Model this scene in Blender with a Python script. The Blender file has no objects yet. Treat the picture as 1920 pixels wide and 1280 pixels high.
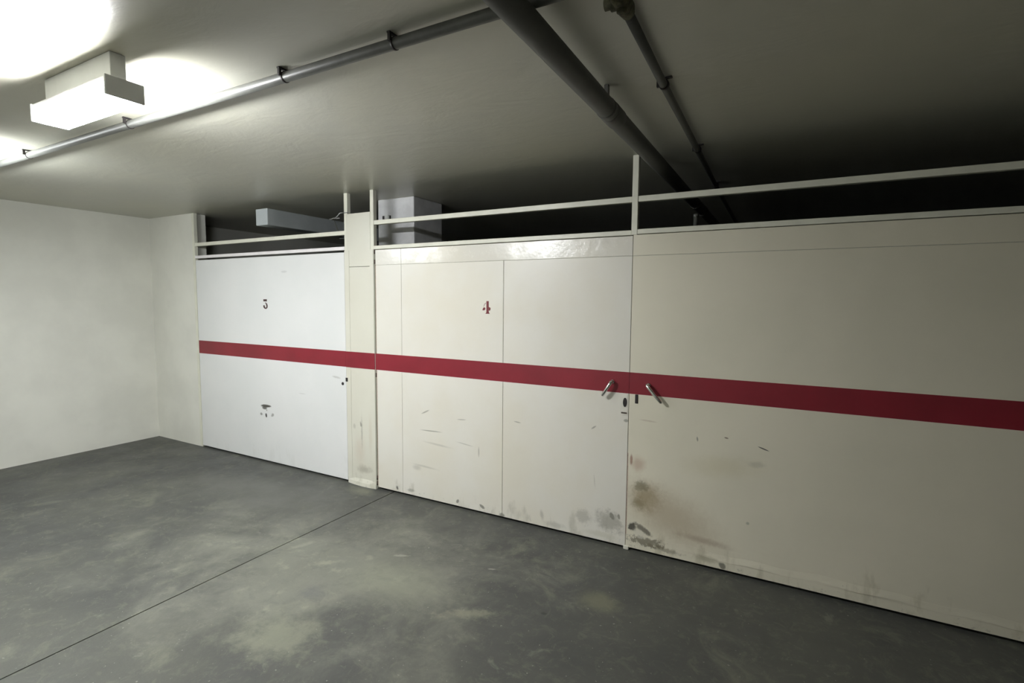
import bpy, bmesh, math, random
from mathutils import Vector, Matrix
random.seed(4)
S = bpy.context.scene
COL = S.collection

# ---------------------------------------------------------------- camera
cam_d = bpy.data.cameras.new('camera')
cam = bpy.data.objects.new('camera', cam_d)
COL.objects.link(cam)
yaw, pitch, roll, FPX = math.radians(-28.5258), math.radians(-4.5097), math.radians(0.4575), 952.18
cy, sy, cp, sp = math.cos(yaw), math.sin(yaw), math.cos(pitch), math.sin(pitch)
fw = Vector((sy * cp, cy * cp, sp))
r0 = Vector((cy, -sy, 0))
u0 = r0.cross(fw)
c_, s_ = math.cos(roll), math.sin(roll)
rt, up = c_ * r0 + s_ * u0, -s_ * r0 + c_ * u0
M = Matrix((rt, up, -fw)).transposed().to_4x4()
M.translation = (0, -3.0592, 1.55)
cam.matrix_world = M
cam_d.sensor_fit = 'HORIZONTAL'
cam_d.sensor_width = 36
cam_d.lens = FPX * 36 / 1920
cam_d.clip_start = 0.02
S.camera = cam

# ---------------------------------------------------------------- world, exposure
W = bpy.data.worlds.new('world')
S.world = W
W.use_nodes = True
W.node_tree.nodes['Background'].inputs[0].default_value = (0.5, 0.52, 0.5, 1)
W.node_tree.nodes['Background'].inputs[1].default_value = 0.0
S.view_settings.view_transform = 'Standard'
S.view_settings.look = 'None'
S.view_settings.gamma = 1
S.view_settings.use_curve_mapping = False
S.view_settings.exposure = 0.0
LAMP_POWER = 240.0
LAMP_POWER_FAR = 185.0
LAMP_Y, LAMP_Z, LAMP_HALF = -2.08, 2.285, 0.29


# ---------------------------------------------------------------- node helpers
def lin(c):
    return tuple(((v / 255) / 12.92 if v / 255 <= 0.04045 else ((v / 255 + 0.055) / 1.055) ** 2.4) for v in c)


class NT:
    def __init__(self, name, rough=0.5, metallic=0.0, spec=0.5):
        self.m = bpy.data.materials.new(name)
        self.m.use_nodes = True
        self.t = self.m.node_tree
        self.b = self.t.nodes['Principled BSDF']
        self.b.inputs['Roughness'].default_value = rough
        self.b.inputs['Metallic'].default_value = metallic
        self.b.inputs['Specular IOR Level'].default_value = spec
        g = self.t.nodes.new('ShaderNodeNewGeometry')
        self.pos = g.outputs['Position']

    def n(self, kind, **kw):
        x = self.t.nodes.new(kind)
        for k, v in kw.items():
            setattr(x, k, v)
        return x

    def link(self, a, b):
        self.t.links.new(a, b)

    def put(self, sock, v):
        if hasattr(v, 'links') or isinstance(v, bpy.types.NodeSocket):
            self.link(v, sock)
        elif isinstance(v, (tuple, list)):
            sock.default_value = (*v, 1) if len(sock.default_value) == 4 and len(v) == 3 else v
        else:
            sock.default_value = v

    def math(self, op, a, b=0.0, c=0.0, clamp=False):
        x = self.n('ShaderNodeMath', operation=op, use_clamp=clamp)
        for i, v in enumerate((a, b, c)):
            self.put(x.inputs[i], v)
        return x.outputs[0]

    def noise(self, scale, detail=4, rough=0.55, stretch=(1, 1, 1), off=(0, 0, 0), dist=0.0):
        mp = self.n('ShaderNodeMapping')
        self.link(self.pos, mp.inputs[0])
        mp.inputs['Scale'].default_value = stretch
        mp.inputs['Location'].default_value = off
        x = self.n('ShaderNodeTexNoise')
        self.link(mp.outputs[0], x.inputs['Vector'])
        x.inputs['Scale'].default_value = scale
        x.inputs['Detail'].default_value = detail
        x.inputs['Roughness'].default_value = rough
        x.inputs['Distortion'].default_value = dist
        return x.outputs['Fac']

    def ramp(self, f, a, b, o0=0.0, o1=1.0):
        x = self.n('ShaderNodeMapRange', interpolation_type='SMOOTHSTEP')
        x.clamp = True
        for i, v in enumerate((f, a, b, o0, o1)):
            self.put(x.inputs[i], v)
        return x.outputs[0]

    def mix(self, f, a, b):
        x = self.n('ShaderNodeMix', data_type='RGBA')
        self.put(x.inputs[0], f)
        self.put(x.inputs[6], a)
        self.put(x.inputs[7], b)
        return x.outputs[2]

    def axis(self, i):
        x = self.n('ShaderNodeSeparateXYZ')
        self.link(self.pos, x.inputs[0])
        return x.outputs[i]

    def blot(self, x0, z0, ra, rb, ang=0.0, soft=0.5, rag=None, amp=1.0, plane='xz'):
        """an elongated stain at a fixed spot of the surface, its rim frayed by a noise"""
        s = self.n('ShaderNodeVectorMath', operation='SUBTRACT')
        self.link(self.pos, s.inputs[0])
        ca, sa = math.cos(ang), math.sin(ang)
        if plane == 'xz':
            s.inputs[1].default_value = (x0, 0, z0)
            A, B = (ca / ra, 0, sa / ra), (-sa / rb, 0, ca / rb)
        else:
            s.inputs[1].default_value = (x0, z0, 0)
            A, B = (ca / ra, sa / ra, 0), (-sa / rb, ca / rb, 0)
        d = []
        for v in (A, B):
            k = self.n('ShaderNodeVectorMath', operation='DOT_PRODUCT')
            self.link(s.outputs[0], k.inputs[0])
            k.inputs[1].default_value = v
            d.append(k.outputs['Value'])
        q = self.math('SQRT', self.math('ADD', self.math('MULTIPLY', d[0], d[0]), self.math('MULTIPLY', d[1], d[1])))
        if rag is not None:
            q = self.math('ADD', q, self.math('MULTIPLY', self.math('SUBTRACT', rag, 0.5), amp * 2))
        return self.ramp(q, 1.0, 1.0 - soft)

    def bump(self, h, strength, dist=0.01):
        x = self.n('ShaderNodeBump')
        x.inputs['Strength'].default_value = strength
        x.inputs['Distance'].default_value = dist
        self.link(h, x.inputs['Height'])
        self.link(x.outputs[0], self.b.inputs['Normal'])

    def color(self, c):
        self.put(self.b.inputs['Base Color'], c)


def door_paint(name, base, warm, blots=(), dirt=0.5, rough=0.38, peel=0.0, relief=0.16):
    t = NT(name, rough=rough)
    c = t.mix(t.ramp(t.noise(1.6, 5), 0.35, 0.7), base, warm)
    fine = t.noise(38, 5, 0.65)
    rag = t.math('ADD', t.math('MULTIPLY', t.noise(15, 6, 0.72, dist=0.4), 0.6), t.math('MULTIPLY', t.noise(52, 5, 0.7, off=(2, 0, 5)), 0.4))
    streak = t.noise(9, 5, 0.6, stretch=(1, 1, 0.35), off=(3, 0, 1))
    grime = tuple(v * f for v, f in zip(base, (0.62, 0.61, 0.55)))
    z = t.axis(2)
    if dirt > 0:
        # splashed dirt: patches that get rarer with height
        thr = t.ramp(z, 0.0, 0.55, 0.50, 0.86)
        d = t.ramp(t.math('SUBTRACT', streak, thr), 0.0, 0.14, 0.0, dirt)
        c = t.mix(d, c, grime)
        d2 = t.ramp(t.math('SUBTRACT', rag, t.ramp(z, 0.02, 0.30, 0.56, 0.84)), 0.0, 0.05, 0.0, dirt * 0.7)
        c = t.mix(d2, c, tuple(v * 0.42 for v in base))
    if peel > 0:
        c = t.mix(t.ramp(fine, 0.66, 0.70, 0, peel), c, grime)
    for (x, zz, ra, rb, an, col, op, soft, amp) in blots:
        f = t.math('MULTIPLY', t.blot(x, zz, ra, rb, an, soft, rag if ra > 0.015 else fine, amp), op)
        c = t.mix(f, c, lin(col))
    t.color(c)
    t.put(t.b.inputs['Roughness'], t.ramp(rag, 0.3, 0.7, rough - 0.07, rough + 0.08))
    h = t.math('ADD', t.math('MULTIPLY', t.noise(5.0, 3), 1.0), t.math('MULTIPLY', t.noise(60, 3), 0.10))
    t.bump(h, relief, 0.02)
    return t.m


def flat(name, col, rough=0.5, metallic=0.0, var=0.12, scale=20, bump=0.05):
    t = NT(name, rough=rough, metallic=metallic)
    c = lin(col)
    t.color(t.mix(t.ramp(t.noise(scale, 4), 0.3, 0.7), tuple(v * (1 - var) for v in c), tuple(min(1, v * (1 + var)) for v in c)))
    if bump:
        t.bump(t.noise(scale * 2.5, 4), bump, 0.01)
    return t.m


DARK, BROWN, GREY, RUST = (62, 58, 50), (168, 152, 124), (140, 138, 126), (150, 104, 84)
CREAM, CREAM2 = lin((226, 223, 214)), lin((222, 217, 203))
WHITE, WHITE2 = lin((229, 229, 228)), lin((224, 225, 224))

blots4 = [
    (-2.36, 0.558, 0.125, 0.006, 0.03, GREY, 0.75, 0.6, 0.15), (-2.415, 0.70, 0.055, 0.008, 0.45, GREY, 0.7, 0.6, 0.3),
    (-2.08, 0.68, 0.05, 0.006, 0.08, GREY, 0.5, 0.6, 0.2), (-1.615, 0.718, 0.035, 0.006, -0.1, GREY, 0.6, 0.6, 0.2),
    (-1.063, 0.751, 0.025, 0.007, 0.64, GREY, 0.7, 0.6, 0.2), (-2.30, 0.46, 0.17, 0.012, -0.06, GREY, 0.3, 0.8, 0.3),
    (-2.42, 0.27, 0.16, 0.012, -0.05, GREY, 0.3, 0.8, 0.3), (-2.50, 0.25, 0.06, 0.03, 0.0, GREY, 0.3, 0.8, 0.3),
    (-1.93, 0.46, 0.008, 0.05, 0.0, GREY, 0.5, 0.7, 0.3), (-2.05, 0.50, 0.10, 0.006, -0.1, GREY, 0.4, 0.7, 0.3),
    (-2.702, 0.05, 0.013, 0.022, 0.3, DARK, 0.8, 0.5, 0.3), (-2.116, 0.055, 0.014, 0.022, -0.5, (110, 108, 98), 0.8, 0.5, 0.3),
    (-1.90, 0.058, 0.03, 0.014, -0.5, (104, 102, 92), 0.75, 0.5, 0.4), (-2.56, 0.055, 0.05, 0.018, 0.1, GREY, 0.6, 0.7, 0.5),
    (-1.735, 0.03, 0.03, 0.02, 0.0, (104, 102, 92), 0.7, 0.6, 0.5),
    (-0.95, 0.155, 0.12, 0.09, -0.3, GREY, 0.55, 0.7, 1.3), (-1.12, 0.15, 0.07, 0.07, 0.0, GREY, 0.4, 0.7, 1.3),
    (-0.93, 0.195, 0.018, 0.03, 0.4, (120, 118, 106), 0.75, 0.5, 0.6), (-0.885, 0.20, 0.01, 0.02, 0.2, (120, 118, 106), 0.7, 0.5, 0.6),
    (-1.0, 0.06, 0.14, 0.025, 0.0, (205, 202, 186), 0.6, 0.7, 1.0), (-1.33, 0.05, 0.10, 0.03, 0.0, GREY, 0.35, 0.8, 1.0),
    (-1.42, 0.10, 0.02, 0.05, 0.2, GREY, 0.4, 0.8, 0.6), (-1.05, 0.40, 0.006, 0.06, 0.1, GREY, 0.3, 0.8, 0.5),
    (-0.855, 0.82, 0.02, 0.012, 0, GREY, 0.7, 0.5, 0.4),
]
blots5 = [
    (-0.58, 0.27, 0.42, 0.22, -0.35, BROWN, 0.56, 0.95, 0.35), (-0.72, 0.36, 0.14, 0.14, 0, (150, 132, 98), 0.65, 0.9, 0.6),
    (-0.77, 0.56, 0.06, 0.07, 0, (186, 156, 134), 0.55, 0.9, 0.5), (-0.815, 0.58, 0.012, 0.05, 0, RUST, 0.75, 0.7, 0.4),
    (-0.75, 0.42, 0.055, 0.045, 0.2, (118, 112, 88), 0.6, 0.6, 1.3), (-0.76, 0.31, 0.06, 0.05, 0, (140, 128, 98), 0.6, 0.8, 1.0),
    (-0.80, 0.155, 0.03, 0.035, -0.3, (66, 64, 58), 0.9, 0.6, 1.6), (-0.725, 0.15, 0.075, 0.022, -0.5, (92, 88, 78), 0.8, 0.5, 1.2),
    (-0.71, 0.075, 0.13, 0.035, -0.05, (104, 98, 80), 0.75, 0.5, 2.6), (-0.60, 0.055, 0.14, 0.02, -0.05, (120, 112, 92), 0.55, 0.6, 1.6),
    (-0.75, 0.12, 0.05, 0.03, -0.2, (216, 212, 198), 0.6, 0.5, 1.6), (-0.38, 0.165, 0.22, 0.03, -0.06, (160, 140, 118), 0.5, 0.9, 0.5),
    (-0.27, 0.04, 0.02, 0.028, 0.6, (84, 84, 74), 0.75, 0.5, 0.7), (-0.36, 0.06, 0.08, 0.03, 0, (142, 140, 112), 0.5, 0.8, 0.8),
    (-0.088, 0.755, 0.035, 0.004, -0.32, (70, 70, 64), 0.95, 0.4, 0.1), (-0.278, 0.79, 0.014, 0.005, -0.15, (112, 96, 78), 0.85, 0.5, 0.1),
    (-0.433, 0.762, 0.006, 0.018, 0.15, (120, 120, 110), 0.7, 0.5, 0.2), (-0.12, 0.66, 0.06, 0.025, 0.1, (150, 150, 138), 0.3, 0.8, 0.8),
    (-0.30, 0.62, 0.30, 0.10, 0.1, (196, 186, 150), 0.3, 0.95, 0.5), (-0.15, 0.32, 0.012, 0.012, 0, (130, 140, 120), 0.5, 0.6, 0.3),
    (-0.72, 0.835, 0.07, 0.007, -0.05, (170, 150, 130), 0.35, 0.7, 0.6),
]
blots3 = [
    (-4.31, 0.545, 0.085, 0.016, 0.04, DARK, 0.95, 0.4, 0.5), (-4.33, 0.525, 0.045, 0.02, 0, (80, 78, 70), 0.9, 0.5, 0.5),
    (-4.31, 0.455, 0.016, 0.026, 0.2, (44, 42, 38), 0.95, 0.4, 0.4), (-4.38, 0.46, 0.02, 0.016, 0, (120, 118, 112), 0.8, 0.5, 1.0),
    (-4.22, 0.465, 0.03, 0.02, 0.5, (130, 128, 122), 0.7, 0.5, 1.2), (-4.30, 0.505, 0.012, 0.01, 0, GREY, 0.7, 0.5, 0.5),
    (-3.37, 0.895, 0.06, 0.012, -0.1, (190, 190, 186), 0.7, 0.6, 1.0), (-3.80, 0.71, 0.06, 0.004, 0, (178, 178, 174), 0.5, 0.6, 0.2),
    (-4.00, 1.80, 0.05, 0.012, 0, (190, 190, 188), 0.5, 0.6, 0.8),
]
blotsP = [
    (-3.075, 0.45, 0.014, 0.20, 0.0, GREY, 0.5, 0.9, 0.4), (-3.085, 0.52, 0.012, 0.03, 0.2, (120, 118, 106), 0.7, 0.6, 0.5),
    (-3.05, 0.14, 0.11, 0.05, 0.0, (150, 146, 130), 0.55, 0.9, 1.0), (-3.16, 0.50, 0.02, 0.03, 0.0, GREY, 0.35, 0.8, 0.8),
    (-3.10, 0.30, 0.09, 0.20, 0.0, (206, 194, 178), 0.5, 0.95, 0.6), (-2.98, 0.45, 0.03, 0.25, 0, (204, 196, 178), 0.5, 0.95, 0.5),
]
M_D4 = door_paint('cream_paint_scuffed', CREAM, CREAM2, blots4, dirt=0.55)
M_D4T = door_paint('cream_gloss_paint', CREAM, CREAM2, (), dirt=0.0, rough=0.24, peel=0.15, relief=0.32)
M_D5 = door_paint('cream_paint_stained', lin((228, 222, 203)), lin((221, 216, 197)), blots5, dirt=0.55)
M_D3 = door_paint('white_paint', WHITE, WHITE2, blots3, dirt=0.12)
M_PN = door_paint('ivory_paint', lin((217, 215, 202)), lin((212, 209, 195)), blotsP, dirt=0.45)
M_FR = flat('cream_frame_paint', (222, 221, 206), 0.42, var=0.05, scale=9)
M_HW = flat('white_frame_paint', (234, 230, 230), 0.42, var=0.04, scale=9)
M_RED = flat('dark_red_paint', (134, 32, 46), 0.40, var=0.10, scale=3, bump=0.03)
M_NUM4 = flat('red_stencil_paint', (112, 26, 36), 0.5, var=0.15, scale=60)
M_NUM4F = flat('thin_red_stencil_paint', (168, 150, 142), 0.5, var=0.1, scale=60)
M_NUM3 = flat('brown_stencil_paint', (70, 48, 46), 0.5, var=0.25, scale=60)
M_CHROME = flat('chrome', (225, 225, 222), 0.16, 1.0, var=0.05, scale=30, bump=0.0)
M_BLACK = flat('blackened_steel', (46, 42, 42), 0.5, 0.3, var=0.2, scale=60)
M_RUST = flat('rusty_steel', (84, 72, 64), 0.8, 0.2, var=0.35, scale=70, bump=0.3)
M_RUSTP = flat('rust_stained_paint', (186, 164, 148), 0.7, 0.0, var=0.2, scale=70, bump=0.2)
M_EDGE = flat('joint_filler', (188, 186, 174), 0.7, var=0.10, scale=30)
M_WALL = flat('white_wall_paint', (226, 225, 216), 0.7, var=0.05, scale=2.2, bump=0.15)
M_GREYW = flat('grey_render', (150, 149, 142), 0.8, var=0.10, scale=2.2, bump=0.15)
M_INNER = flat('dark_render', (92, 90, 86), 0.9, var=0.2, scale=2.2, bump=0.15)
M_COL = flat('white_column_paint', (214, 214, 216), 0.7, var=0.09, scale=9, bump=0.2)
M_PIPE = flat('grey_plastic_pipe', (88, 88, 84), 0.5, var=0.10, scale=9, bump=0.04)
M_GALV = flat('galvanised_steel', (100, 101, 97), 0.42, 0.0, var=0.12, scale=24, bump=0.05)
M_OLD = flat('rusty_iron_fitting', (82, 80, 58), 0.7, 0.2, var=0.5, scale=45, bump=0.4)
M_DUCT = flat('grey_duct_coat', (176, 182, 184), 0.6, var=0.08, scale=5, bump=0.05)
M_ZINC = flat('zinc_wire', (176, 176, 176), 0.35, 0.8, var=0.2, scale=60)
M_BATTEN = flat('white_enamel', (225, 226, 224), 0.4, var=0.03, scale=9)

# floor: worn concrete with olive and pale patches
t = NT('worn_concrete', rough=0.55, spec=0.4)
base = t.mix(t.ramp(t.noise(1.1, 7, 0.6, dist=0.4), 0.36, 0.66), lin((74, 75, 73)), lin((86, 87, 81)))
base = t.mix(t.ramp(t.noise(2.6, 8, 0.68, off=(7, 2, 0), dist=0.7), 0.54, 0.74, 0, 0.55), base, lin((128, 130, 113)))
base = t.mix(t.ramp(t.noise(5.5, 8, 0.7, off=(1, 9, 0), dist=0.8), 0.60, 0.72, 0, 0.4), base, lin((144, 146, 132)))
base = t.mix(t.ramp(t.noise(3.4, 6, 0.6, off=(4, 4, 0), dist=0.4), 0.58, 0.74, 0, 0.6), base, lin((74, 75, 73)))
base = t.mix(t.ramp(t.noise(60, 2, 0.5), 0.70, 0.76, 0, 0.5), base, lin((180, 182, 170)))
rg = t.noise(9, 6, 0.7)
base = t.mix(t.ramp(t.noise(13, 9, 0.75, off=(3, 1, 0), dist=0.9), 0.50, 0.66, 0, 0.35), base, lin((118, 119, 104)))
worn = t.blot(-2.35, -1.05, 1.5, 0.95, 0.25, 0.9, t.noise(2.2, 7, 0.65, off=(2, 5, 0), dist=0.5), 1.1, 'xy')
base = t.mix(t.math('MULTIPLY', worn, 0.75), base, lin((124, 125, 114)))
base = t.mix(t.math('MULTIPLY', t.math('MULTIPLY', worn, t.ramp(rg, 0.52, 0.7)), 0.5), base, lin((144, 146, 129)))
base = t.mix(t.math('MULTIPLY', t.ramp(t.noise(6.5, 7, 0.7, off=(8, 3, 0), dist=0.6), 0.52, 0.66), 0.4), base, lin((84, 85, 81)))
grain = t.noise(11, 9, 0.78, off=(6, 6, 0), dist=0.7)
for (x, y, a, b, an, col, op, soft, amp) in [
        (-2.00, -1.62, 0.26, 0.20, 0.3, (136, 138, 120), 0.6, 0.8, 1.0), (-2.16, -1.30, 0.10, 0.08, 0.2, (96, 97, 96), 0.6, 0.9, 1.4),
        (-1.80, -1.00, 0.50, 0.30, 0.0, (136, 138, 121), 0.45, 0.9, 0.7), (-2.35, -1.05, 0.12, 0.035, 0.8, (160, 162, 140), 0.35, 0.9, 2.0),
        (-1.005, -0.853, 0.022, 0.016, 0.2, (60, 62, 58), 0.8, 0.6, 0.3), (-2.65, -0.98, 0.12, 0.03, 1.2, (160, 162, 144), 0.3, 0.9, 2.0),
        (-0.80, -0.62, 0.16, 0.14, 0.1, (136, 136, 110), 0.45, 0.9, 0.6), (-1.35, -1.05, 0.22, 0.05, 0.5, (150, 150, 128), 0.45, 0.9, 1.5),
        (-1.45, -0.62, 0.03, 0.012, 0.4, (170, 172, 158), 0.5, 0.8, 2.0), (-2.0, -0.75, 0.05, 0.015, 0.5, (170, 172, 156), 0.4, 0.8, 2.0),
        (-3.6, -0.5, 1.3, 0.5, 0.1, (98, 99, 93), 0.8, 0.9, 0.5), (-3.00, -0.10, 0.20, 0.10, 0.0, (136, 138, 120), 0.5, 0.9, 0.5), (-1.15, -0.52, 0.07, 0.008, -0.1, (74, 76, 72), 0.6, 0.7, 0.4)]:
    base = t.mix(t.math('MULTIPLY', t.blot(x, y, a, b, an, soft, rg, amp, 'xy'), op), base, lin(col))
base = t.mix(t.ramp(grain, 0.54, 0.70, 0, 0.28), base, lin((84, 85, 80)))
base = t.mix(t.ramp(grain, 0.42, 0.28, 0, 0.30), base, lin((150, 152, 134)))
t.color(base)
t.put(t.b.inputs['Roughness'], t.ramp(t.noise(3, 5), 0.3, 0.7, 0.45, 0.65))
t.bump(t.noise(70, 5, 0.65), 0.12, 0.01)
M_FLOOR = t.m

# ceiling: satin paint over brushed plaster
t = NT('satin_ceiling_paint', rough=0.36, spec=0.6)
c = t.mix(t.ramp(t.noise(0.9, 5), 0.35, 0.65), lin((192, 190, 174)), lin((186, 185, 173)))
t.color(c)
h = t.math('ADD', t.math('MULTIPLY', t.noise(3.2, 4, stretch=(1, 1.8, 1), dist=1.2), 1.0),
           t.math('MULTIPLY', t.noise(28, 4, stretch=(1, 2.2, 1), dist=0.8), 0.16))
t.bump(h, 0.10, 0.03)
M_CEIL = t.m

# the lamp's own light
def lit(name, col, power):
    t = NT(name)
    t.b.inputs['Base Color'].default_value = (0.9, 0.9, 0.9, 1)
    t.b.inputs['Emission Color'].default_value = (*col, 1)
    t.b.inputs['Emission Strength'].default_value = power
    return t.m


M_LIT = lit('lit_diffuser', (0.975, 0.99, 1.0), LAMP_POWER)
M_LIT_FAR = lit('lit_cool_diffuser', (0.95, 0.99, 1.0), LAMP_POWER_FAR)


# ---------------------------------------------------------------- geometry helpers
def box(bm, x0, x1, y0, y1, z0, z1, bev=0.0, seg=2):
    vs = [bm.verts.new((x, y, z)) for x in (x0, x1) for y in (y0, y1) for z in (z0, z1)]
    fs = [(0, 1, 3, 2), (4, 6, 7, 5), (0, 4, 5, 1), (2, 3, 7, 6), (0, 2, 6, 4), (1, 5, 7, 3)]
    ff = [bm.faces.new([vs[i] for i in f]) for f in fs]
    if bev > 0:
        es = list({e for f in ff for e in f.edges})
        bmesh.ops.bevel(bm, geom=es, offset=bev, segments=seg, affect='EDGES', profile=0.5)


def tube(bm, pts, radii, n=20, caps=True):
    """a round tube swept along points, radius per point"""
    pts = [Vector(p) for p in pts]
    if not isinstance(radii, (list, tuple)):
        radii = [radii] * len(pts)
    d0 = (pts[1] - pts[0]).normalized()
    ref = Vector((0, 0, 1)) if abs(d0.z) < 0.9 else Vector((1, 0, 0))
    a = d0.cross(ref).normalized()
    rings = []
    for i, p in enumerate(pts):
        if i == 0:
            d = pts[1] - pts[0]
        elif i == len(pts) - 1:
            d = pts[-1] - pts[-2]
        else:
            d = (pts[i + 1] - p).normalized() + (p - pts[i - 1]).normalized()
        d = d.normalized() if d.length > 1e-9 else d0
        a = (a - d * a.dot(d)).normalized()
        b = d.cross(a)
        rings.append([bm.verts.new(p + (a * math.cos(k * 2 * math.pi / n) + b * math.sin(k * 2 * math.pi / n)) * radii[i]) for k in range(n)])
    for r1, r2 in zip(rings, rings[1:]):
        for k in range(n):
            f = bm.faces.new((r1[k], r1[(k + 1) % n], r2[(k + 1) % n], r2[k]))
            f.smooth = True
    if caps:
        bm.faces.new(rings[0][::-1])
        bm.faces.new(rings[-1])


def prism(bm, pts, y0, y1):
    """an outline in x,z given thickness along y"""
    a = [bm.verts.new((x, y0, z)) for x, z in pts]
    b = [bm.verts.new((x, y1, z)) for x, z in pts]
    bm.faces.new(a)
    bm.faces.new(b[::-1])
    for i in range(len(pts)):
        j = (i + 1) % len(pts)
        bm.faces.new((a[j], a[i], b[i], b[j]))


def ribbon(bm, pts, y0, y1):
    """a brush stroke (x, z, width) given thickness along y"""
    L, Rr = [], []
    for i, (x, z, w) in enumerate(pts):
        x0, z0, _ = pts[max(0, i - 1)]
        x1, z1, _ = pts[min(len(pts) - 1, i + 1)]
        d = Vector((x1 - x0, z1 - z0)).normalized()
        nx, nz = -d.y * w / 2, d.x * w / 2
        L.append((x + nx, z + nz))
        Rr.append((x - nx, z - nz))
    prism(bm, L + Rr[::-1], y0, y1)


def thing(name, label, cat, loc, group=None, kind=None):
    o = bpy.data.objects.new(name, None)
    o.empty_display_size = 0.1
    COL.objects.link(o)
    o.location = loc
    o['label'] = label
    o['category'] = cat
    o['world_origin'] = list(loc)
    if group:
        o['group'] = group
    if kind:
        o['kind'] = kind
    return o


def obj(name, bm, mat, parent=None, origin=None, label=None, kind=None, cat=None):
    """link the shapes of bm (in world coordinates) as one mesh object"""
    bmesh.ops.recalc_face_normals(bm, faces=bm.faces[:])
    if parent is not None:
        origin = Vector(parent['world_origin'])
    origin = Vector(origin or (0, 0, 0))
    bmesh.ops.translate(bm, verts=bm.verts[:], vec=-origin)
    me = bpy.data.meshes.new(name)
    bm.to_mesh(me)
    bm.free()
    me.materials.append(mat)
    o = bpy.data.objects.new(name, me)
    COL.objects.link(o)
    o['world_origin'] = list(origin)
    if parent is not None:
        o.parent = parent
    else:
        o.location = origin
    if label:
        o['label'] = label
    if cat:
        o['category'] = cat
    if kind:
        o['kind'] = kind
    return o


def bx(name, b, mat, parent=None, bev=0.0, **kw):
    bm = bmesh.new()
    box(bm, *b, bev)
    return obj(name, bm, mat, parent, **kw)


def tb(name, pts, r, mat, parent=None, n=20, **kw):
    bm = bmesh.new()
    tube(bm, pts, r, n)
    return obj(name, bm, mat, parent, **kw)


# ---------------------------------------------------------------- the setting
CZ = 2.42
X0, X1, Y0, Y1 = -6.2, 2.6, -4.8, 5.0
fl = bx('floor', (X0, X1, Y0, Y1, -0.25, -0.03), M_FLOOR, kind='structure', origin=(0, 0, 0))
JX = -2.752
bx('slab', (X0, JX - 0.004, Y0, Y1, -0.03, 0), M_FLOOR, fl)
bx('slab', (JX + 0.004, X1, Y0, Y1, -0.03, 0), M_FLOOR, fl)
bx('ceiling', (X0 - 0.2, X1 + 0.2, Y0 - 0.2, Y1 + 0.2, CZ, CZ + 0.25), M_CEIL, kind='structure')
bx('wall_left', (X0 - 0.2, X0, Y0 - 0.2, Y1 + 0.2, -0.25, CZ), M_WALL, kind='structure')
bx('wall_right', (X1, X1 + 0.2, Y0 - 0.2, Y1 + 0.2, -0.25, CZ), M_GREYW, kind='structure')
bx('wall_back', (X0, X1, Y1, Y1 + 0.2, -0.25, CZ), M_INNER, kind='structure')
bx('wall_rear', (X0, X1, Y0 - 0.2, Y0, -0.25, CZ), M_WALL, kind='structure')
bm = bmesh.new()
box(bm, X0, -5.40, 0.0, 0.14, 0, CZ)
box(bm, 1.29, X1, 0.0, 0.14, 0, CZ)
obj('wall_front', bm, M_WALL, kind='structure')

col = bx('column', (-3.185, -2.788, 0.335, 0.729, 0, CZ), M_COL, bev=0.008, kind='structure', origin=(-2.987, 0.53, 0),
         label='white painted concrete column standing behind the narrow infill panel', cat='column')

# ---------------------------------------------------------------- steel frame of the partition
ZS0, ZS1 = 0.991, 1.123                             # height of the painted stripe
fr = thing('post_and_rail_structure', 'cream steel posts and rails running around and above the garage doors', 'frame', (-2.0, 0, 0))


def fbox(name, b, mat=M_FR, **kw):
    return bx(name, b, mat, fr, bev=0.0025, **kw)


fbox('post', (-3.241, -3.203, -0.002, 0.034, 0, CZ))
fbox('post', (-2.955, -2.918, -0.002, 0.034, 0, CZ))
bm = bmesh.new()                                   # right post: behind the meeting edges below, in front of the rails above
box(bm, -0.852, -0.816, -0.004, 0.032, 1.953, CZ, 0.0025)
box(bm, -0.856, -0.818, 0.034, 0.070, 0, 1.953, 0.0025)
obj('post', bm, M_FR, fr)
bx('post_foot', (-0.852, -0.818, -0.004, 0.034, 0.0, 0.026), M_FR, fr, bev=0.004)
fbox('post', (-5.40, -5.362, -0.002, 0.034, 0, CZ))
fbox('post', (1.252, 1.29, -0.002, 0.034, 0, CZ))
fbox('upper_rail', (-5.362, -3.241, 0.0, 0.034, 2.085, 2.119))
fbox('upper_rail', (-2.918, -0.852, 0.0, 0.034, 2.147, 2.181))
fbox('upper_rail', (-0.816, 1.252, 0.0, 0.034, 2.147, 2.181))
fbox('header', (-5.362, -3.241, -0.002, 0.036, 1.961, 1.990), M_HW, label='white header rail over the leftmost door')
fbox('header', (-2.918, -0.852, -0.002, 0.036, 1.953, 1.982))
fbox('header', (-0.816, 1.252, -0.002, 0.036, 1.957, 1.986))
bx('stripe', (-0.8412, -0.8388, 0.001, 0.0034, ZS0, ZS1), M_RED, fr, label='dark red painted stripe')
bx('stripe', (-2.9176, -2.9066, -0.0010, 0.003, ZS0, ZS1), M_RED, fr, label='dark red painted stripe')
bx('bracket', (-0.816, -0.786, 0.0, 0.03, CZ - 0.012, CZ), M_BLACK, fr)

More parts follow.
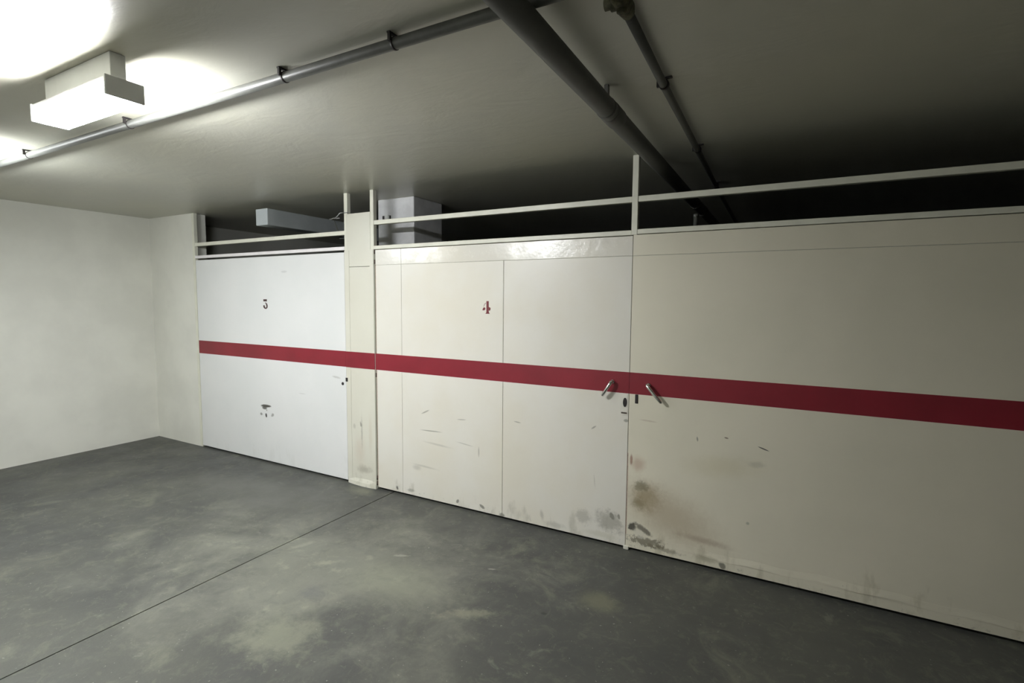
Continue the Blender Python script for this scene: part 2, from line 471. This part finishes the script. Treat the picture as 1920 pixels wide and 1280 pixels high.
# ---------------------------------------------------------------- narrow infill panel between the two left doors
pn = thing('infill_panel', 'narrow ivory sheet metal panel between two garage doors, taller than both', 'panel', (-3.08, 0, 0))
bx('upper_sheet', (-3.216, -2.953, -0.0045, -0.002, 1.823, 2.250), M_PN, pn, bev=0.0008)
bx('lower_sheet', (-3.216, -2.942, -0.0045, -0.002, 0.05, 1.820), M_PN, pn, bev=0.0008)
bx('edge_strip', (-3.240, -3.188, -0.007, -0.0045, 0.05, 1.955), M_PN, pn, bev=0.001)
bx('edge_strip', (-2.962, -2.921, -0.007, -0.0045, 0.05, 1.955), M_PN, pn, bev=0.001)
bm = bmesh.new()                                   # rough bulged foot
prof = [(-3.240, 0.0), (-3.16, -0.012), (-3.07, -0.018), (-2.98, -0.016), (-2.921, -0.008)]
rows = []
for x, dy in prof:
    rows.append([bm.verts.new((x, -0.004 + dy, 0.0)), bm.verts.new((x, -0.004 + dy * 0.8, 0.03)), bm.verts.new((x, -0.0035, 0.062 + 0.004 * math.sin(x * 40))),
                 bm.verts.new((x, 0.0, 0.062)), bm.verts.new((x, 0.0, 0.0))])
for a, b in zip(rows, rows[1:]):
    for k in range(5):
        bm.faces.new((a[k], b[k], b[(k + 1) % 5], a[(k + 1) % 5]))
bm.faces.new(rows[0][::-1])
bm.faces.new(rows[-1])
obj('foot', bm, M_PN, pn)
bx('stripe', (-3.241, -2.920, -0.0076, -0.004, ZS0, ZS1), M_RED, pn, label='dark red painted stripe')
bx('strike_plate', (-3.247, -3.224, -0.009, -0.006, 0.868, 0.900), M_BLACK, pn, label='small dark lock strike plate')


# ---------------------------------------------------------------- garage doors
def handle(door, x, z, ex, ez):
    """bent lever: stem out of the leaf, then the grip running down and aside"""
    h = tb('handle', [(x, -0.0008, z), (x, -0.006, z), (x, -0.009, z)], [0.013, 0.013, 0.011], M_CHROME, door, label='chrome lever handle')
    tb('stem', [(x, -0.006, z), (x, -0.030, z)], [0.0075, 0.0075], M_CHROME, h)
    dx, dz = ex - x, ez - z
    P = [(x - dx * 0.10, -0.028, z - dz * 0.10), (x, -0.034, z), (x + dx * 0.22, -0.040, z + dz * 0.22), (x + dx * 0.5, -0.042, z + dz * 0.5),
         (x + dx * 0.8, -0.040, z + dz * 0.8), (x + dx, -0.035, z + dz), (x + dx * 1.05, -0.032, z + dz * 1.05)]
    tb('grip', P, [0.006, 0.0115, 0.010, 0.0095, 0.010, 0.010, 0.006], M_CHROME, h, n=16)
    return h


# middle door
d4 = thing('garage_door', 'cream double-width garage door with a red stencilled 4', 'garage door', (-1.875, 0, 0), kind='thing')
L, Rr, B, T = -2.906, -0.8415, 0.020, 1.948
bx('core', (L, Rr, 0.0035, 0.030, B, T), M_EDGE, d4)
S1, S2, ZB = -2.642, -1.732, 1.829
g = 0.0014


def panel(b, mat, door, bev=0.0012):
    return bx('sheet_panel', (b[0], b[1], 0.0, 0.004, b[2], b[3]), mat, door, bev=bev)


panel((L, S1 - g, ZB + g, T), M_D4T, d4)
panel((S1 + g, Rr, ZB + g, T), M_D4T, d4)
panel((L, S1 - g, B, ZB - g), M_D4, d4)
panel((S1 + g, S2 - 0.0022, B, ZB - g), M_D4, d4)
panel((S2 + 0.0022, Rr, B, ZB - g), M_D4, d4)
bx('stripe', (L, Rr, -0.0007, 0.001, ZS0, ZS1), M_RED, d4, label='dark red painted stripe')
# stencilled 4
zx, zz = 0.000273, 0.000234
q4 = lambda x, y: (-1.8595 + (x - 870) * zx, 1.506 - (y - 580) * zz)
bm = bmesh.new()
prism(bm, [q4(*p) for p in ((832, 388), (904, 388), (904, 700), (915, 740), (938, 768), (800, 768), (826, 740), (832, 700))], -0.0006, 0.001)
prism(bm, [q4(*p) for p in ((712, 664), (722, 625), (738, 592), (765, 574), (790, 582), (801, 606), (796, 640), (780, 660), (750, 668))], -0.0006, 0.001)
prism(bm, [q4(*p) for p in ((906, 560), (925, 576), (948, 580), (957, 605), (954, 640), (938, 670), (918, 676), (906, 664))], -0.0006, 0.001)
num = obj('number_four', bm, M_NUM4, d4, label='stencilled red number 4')
bm = bmesh.new()
ribbon(bm, [(*q4(x, y), w * zx) for x, y, w in ((822, 440, 14), (792, 466, 24), (770, 500, 24), (758, 535, 22), (752, 562, 16))], -0.0005, 0.001)
obj('faded_stroke', bm, M_NUM4F, num, label='faded thin stroke of the number')
handle(d4, -0.945, 1.057, -0.998, 0.972)
bx('escutcheon', (-0.892, -0.846, -0.0015, 0.001, 0.852, 0.985), M_D4T, d4, bev=0.001, label='cream lock plate with a dark keyhole')
bm = bmesh.new()
prism(bm, [(-0.864 + 0.0125 * math.cos(a), 0.934 + 0.029 * math.sin(a)) for a in [k * math.pi / 10 for k in range(20)]], -0.0035, 0.001)
obj('keyhole_cover', bm, M_BLACK, d4)
bx('latch_tongue', (-0.886, -0.852, -0.006, 0.001, 0.864, 0.872), M_RUST, d4, bev=0.001, label='small rusty latch lip')
for z in (1.934, 1.856, 0.948, 0.096, 0.05):
    tb('hinge', [(-2.9125, -0.001, z - 0.016), (-2.9125, -0.001, z + 0.016)], 0.0055, M_RUST, d4, n=12)
bx('rusty_edge', (L - 0.0005, L + 0.004, -0.0006, 0.003, 0.03, 1.83), M_RUSTP, d4, label='rust-stained hinge edge')

# left door
d3 = thing('garage_door', 'whiter garage door on the left with dark chipped paint marks below its stripe', 'garage door', (-4.3, 0, 0), kind='thing')
L, Rr, B, T = -5.355, -3.249, 0.018, 1.943
bx('core', (L, Rr, 0.0035, 0.030, B, T), M_EDGE, d3)
bx('sheet_panel', (L, Rr, 0.0, 0.004, B, T), M_D3, d3, bev=0.0015)
bx('stripe', (L, Rr, -0.0007, 0.001, ZS0, ZS1), M_RED, d3, label='dark red painted stripe')
q3 = lambda x, y: (-4.275 + (x - 370) * 0.00036, 1.507 - (y - 640) * 0.00023)
bm = bmesh.new()
prism(bm, [q3(*p) for p in ((297, 448), (438, 444), (436, 532), (299, 530))], -0.0006, 0.001)
ribbon(bm, [(*q3(x, y), w * 0.0004) for x, y, w in ((368, 585, 12), (400, 605, 26), (428, 650, 42), (440, 715, 50), (430, 775, 42), (395, 812, 30), (350, 795, 40), (322, 745, 58), (318, 700, 50), (318, 684, 24))], -0.0006, 0.001)
obj('number_three', bm, M_NUM3, d3, label='small dark brown stencilled numeral')
tb('keyhole_cover', [(-3.289, -0.004, 0.845), (-3.289, 0.001, 0.845)], [0.013, 0.014], M_BLACK, d3, n=16)
bx('lock_plate', (-3.330, -3.256, -0.0012, 0.001, 0.815, 0.915), M_D3, d3, bev=0.001)

# right door
d5 = thing('garage_door', 'cream garage door on the right with brown rust stains spreading from its lower hinge-side corner', 'garage door', (0.2, 0, 0), kind='thing')
L, Rr, B, T = -0.8385, 1.246, 0.020, 1.953
bx('core', (L, Rr, 0.0035, 0.030, B, T), M_EDGE, d5)
panel((L, Rr, ZB + g, T), M_D5, d5)
panel((L, Rr, B, ZB - g), M_D5, d5)
bm = bmesh.new()                                   # dented kick strip along the foot
n = 24
rows = []
for i in range(n + 1):
    x = L + (Rr - L) * i / n
    top = 0.108 + 0.006 * math.sin(i * 1.7) + 0.004 * math.sin(i * 0.6)
    k = 0.0042 * (0.55 + 0.45 * math.sin(i * 0.9 + 1)) * min(1, i / 6)
    rows.append([bm.verts.new((x, -0.001 - k * 0.3, B)), bm.verts.new((x, -0.001 - k * 0.4, B + 0.045)), bm.verts.new((x, -0.001 - k, top - 0.035)),
                 bm.verts.new((x, -0.0002, top)), bm.verts.new((x, 0.001, top)), bm.verts.new((x, 0.001, B))])
for a, b in zip(rows, rows[1:]):
    for k in range(6):
        f = bm.faces.new((a[k], b[k], b[(k + 1) % 6], a[(k + 1) % 6]))
        f.smooth = False
bm.faces.new(rows[0][::-1])
bm.faces.new(rows[-1])
obj('kick_strip', bm, M_D5, d5, label='dented and stained strip along the foot of the door')
bx('stripe', (L, Rr, -0.0007, 0.001, ZS0, ZS1), M_RED, d5, label='dark red painted stripe')
handle(d5, -0.722, 1.053, -0.640, 0.962)
bx('keyhole_cover', (-0.802, -0.784, -0.0035, 0.001, 0.934, 0.990), M_BLACK, d5, bev=0.003)
bx('rusty_edge', (L - 0.0004, L + 0.004, -0.0006, 0.003, 0.10, 0.62), M_RUSTP, d5, label='rust-stained edge')

# ---------------------------------------------------------------- behind the partition
dc = thing('duct', 'pale grey box duct running back under the ceiling above the white door', 'duct', (-4.25, 1.2, 2.21))
bx('casing', (-4.26, -4.10, -0.08, 4.6, 2.212, 2.358), M_DUCT, dc, bev=0.006)
bx('hanger', (-4.29, -4.07, 1.2, 1.23, 2.20, CZ), M_GALV, dc)
bx('hanger', (-4.29, -4.07, 3.2, 3.23, 2.20, CZ), M_GALV, dc)
bx('seam_flange', (-4.27, -4.09, 0.9, 0.93, 2.203, 2.367), M_DUCT, dc, bev=0.003)
jb = thing('conduit_clamp', 'small pale conduit clamp fixed to the face of the white column', 'clamp', (-3.075, 0.335, 2.26))
bx('plate', (-3.128, -3.040, 0.327, 0.335, 2.243, 2.277), M_BLACK, jb)
bx('saddle', (-3.090, -3.046, 0.308, 0.329, 2.240, 2.280), M_BATTEN, jb, bev=0.006)
st = thing('steel_tube', 'short end of a thin grey tube showing above the stained right door', 'tube', (-0.533, 0.3, 0))
tb('shaft', [(-0.533, 0.3, 0), (-0.533, 0.3, 2.085)], 0.0135, M_GALV, st)
tb('end_cap', [(-0.533, 0.3, 2.080), (-0.533, 0.3, 2.097), (-0.533, 0.3, 2.101)], [0.0155, 0.0155, 0.010], M_GALV, st)
wr = thing('wire_tie', 'twisted silvery wire tied round the post beside the top of the narrow infill panel', 'wire', (-3.222, 0, 2.245))
bm = bmesh.new()
loop = [(-3.222 + 0.024 * sx, 0.016 + 0.024 * sy_, 2.262) for sx, sy_ in ((-1, -1), (1, -1), (1, 1), (-1, 1), (-1, -0.9))]
tube(bm, loop, 0.0035, 8)
obj('wire_loop', bm, M_ZINC, wr)
tb('wire_tail', [(-3.246, -0.008, 2.262), (-3.272, -0.012, 2.262), (-3.292, -0.01, 2.249), (-3.322, -0.01, 2.230), (-3.342, -0.008, 2.226)], 0.005, M_ZINC, wr, n=8)
tb('wire_tail', [(-3.285, -0.012, 2.222), (-3.310, -0.012, 2.220), (-3.345, -0.014, 2.226), (-3.375, -0.010, 2.220), (-3.40, -0.008, 2.222)], 0.0045, M_ZINC, wr, n=8)
tb('wire_tail', [(-3.352, -0.010, 2.223), (-3.340, -0.004, 2.19), (-3.328, 0.002, 2.15), (-3.318, 0.006, 2.121)], 0.0022, M_OLD, wr, n=8, label='thin rusty wire hanging to the rail')

# ---------------------------------------------------------------- ceiling pipes
dp = thing('drain_pipe', 'thick grey drain pipe under the ceiling, running back over the garage doors', 'pipe', (-0.683, -1.5, 2.30))
PX, PZ, PR = -0.683, 2.330, 0.040
tb('pipe', [(-0.678, -4.2, PZ), (-0.683, -1.0, PZ), (-0.683, 4.9, PZ)], PR, M_PIPE, dp, n=32)
for y in (-2.35, -0.93, 1.6):
    tb('coupling', [(PX, y - 0.055, PZ), (PX, y - 0.05, PZ), (PX, y + 0.05, PZ), (PX, y + 0.055, PZ)], [PR, PR + 0.003, PR + 0.003, PR], M_PIPE, dp, n=32)
for y in (-3.0, -1.02, 1.2):
    bm = bmesh.new()
    tube(bm, [(PX, y - 0.012, PZ), (PX, y + 0.012, PZ)], PR + 0.002, 32)
    box(bm, PX - 0.008, PX + 0.008, y - 0.010, y + 0.010, PZ + PR - 0.002, CZ - 0.001)
    obj('pipe_clamp', bm, M_PIPE, dp)

cp_ = thing('conduit_pipe', 'slim galvanised pipe clipped to the ceiling parallel to the garage doors', 'pipe', (-1.4, -1.72, 2.38))
CX0, CX1, CYY, CZZ, CR = -5.9, 1.6, -1.716, 2.392, 0.0185
tb('pipe', [(CX0, CYY, CZZ), (-1.4, CYY, CZZ), (CX1, CYY, CZZ)], CR, M_GALV, cp_, n=24)
for x in (-4.0, -2.85, -1.72, -1.178, 0.2):
    bm = bmesh.new()
    tube(bm, [(x - 0.004, CYY, CZZ), (x + 0.004, CYY, CZZ)], CR + 0.002, 24)
    box(bm, x - 0.006, x + 0.006, CYY - 0.032, CYY + 0.032, CZ - 0.006, CZ - 0.0008)
    box(bm, x - 0.005, x + 0.005, CYY - 0.030, CYY - 0.020, CZZ - 0.002, CZ - 0.004)
    obj('pipe_clip', bm, M_BLACK, cp_)

wp = thing('water_pipe', 'thinner dark pipe at the upper right of the drain pipe, ending in a rusty tee', 'pipe', (-0.465, -1.5, 2.39))
WX, WZ, WR = -0.478, 2.393, 0.0155
tb('pipe', [(-0.452, -1.545, WZ), (-0.466, -1.0, WZ), (-0.480, -0.2, WZ), (-0.505, 1.0, WZ), (-0.55, 4.9, WZ)], WR, M_PIPE, wp, n=20)
bm = bmesh.new()
tube(bm, [(-0.450, -1.64, WZ), (-0.450, -1.625, WZ), (-0.450, -1.56, WZ), (-0.452, -1.53, WZ)], [0.021, 0.026, 0.025, 0.019], 20)
tube(bm, [(-0.44, -1.600, WZ), (-0.482, -1.600, WZ), (-0.484, -1.600, WZ), (-0.500, -1.600, WZ)], [0.020, 0.021, 0.015, 0.015], 20)
tube(bm, [(-0.45, -1.60, WZ - 0.01), (-0.45, -1.60, WZ - 0.030), (-0.45, -1.60, WZ - 0.034)], [0.016, 0.015, 0.008], 12)
obj('tee_fitting', bm, M_OLD, wp, label='rusty olive tee fitting')
for y in (-0.985, -0.05, 0.9):
    x = WX + 0.014 - (y + 1.0) * 0.018
    bm = bmesh.new()
    tube(bm, [(x, y - 0.008, WZ), (x, y + 0.008, WZ)], WR + 0.004, 20)
    box(bm, x - 0.030, x + 0.030, y - 0.007, y + 0.007, CZ - 0.006, CZ - 0.0008)
    box(bm, x - 0.028, x - 0.018, y - 0.006, y + 0.006, WZ - 0.006, CZ - 0.004)
    obj('pipe_clip', bm, M_BLACK, wp)

# ---------------------------------------------------------------- the lamp that lights the aisle
def lamp(TX, mat, label):
    lp = thing('strip_lamp', label, 'lamp', (TX, LAMP_Y, LAMP_Z), group='strip lamps under the garage ceiling')
    H, Yc, Zc = LAMP_HALF, LAMP_Y, LAMP_Z
    bx('diffuser', (TX - H, TX + H, Yc - 0.06, Yc + 0.06, Zc - 0.030, Zc + 0.014), mat, lp, bev=0.004, label='glowing flat diffuser')
    bx('tray', (TX - H, TX + H, Yc - 0.058, Yc + 0.058, Zc + 0.0145, Zc + 0.034), M_BATTEN, lp, bev=0.003)
    bx('spine', (TX - H + 0.03, TX + H - 0.03, Yc - 0.025, Yc + 0.025, Zc + 0.0345, CZ - 0.001), M_BATTEN, lp, bev=0.003)
    for s in (-1, 1):
        x = TX + s * (H + 0.006)
        bx('end_cap', (x - 0.0055, x + 0.0055, Yc - 0.062, Yc + 0.062, Zc - 0.032, Zc + 0.036), M_BATTEN, lp, bev=0.003)


lamp(-2.40, M_LIT, 'white strip lamp with a lit flat diffuser, in front of the narrow infill panel')
lamp(-4.20, M_LIT_FAR, 'white strip lamp with a cool lit diffuser, farther along before the leftmost door')

for o in S.objects:
    if 'world_origin' in o:
        del o['world_origin']
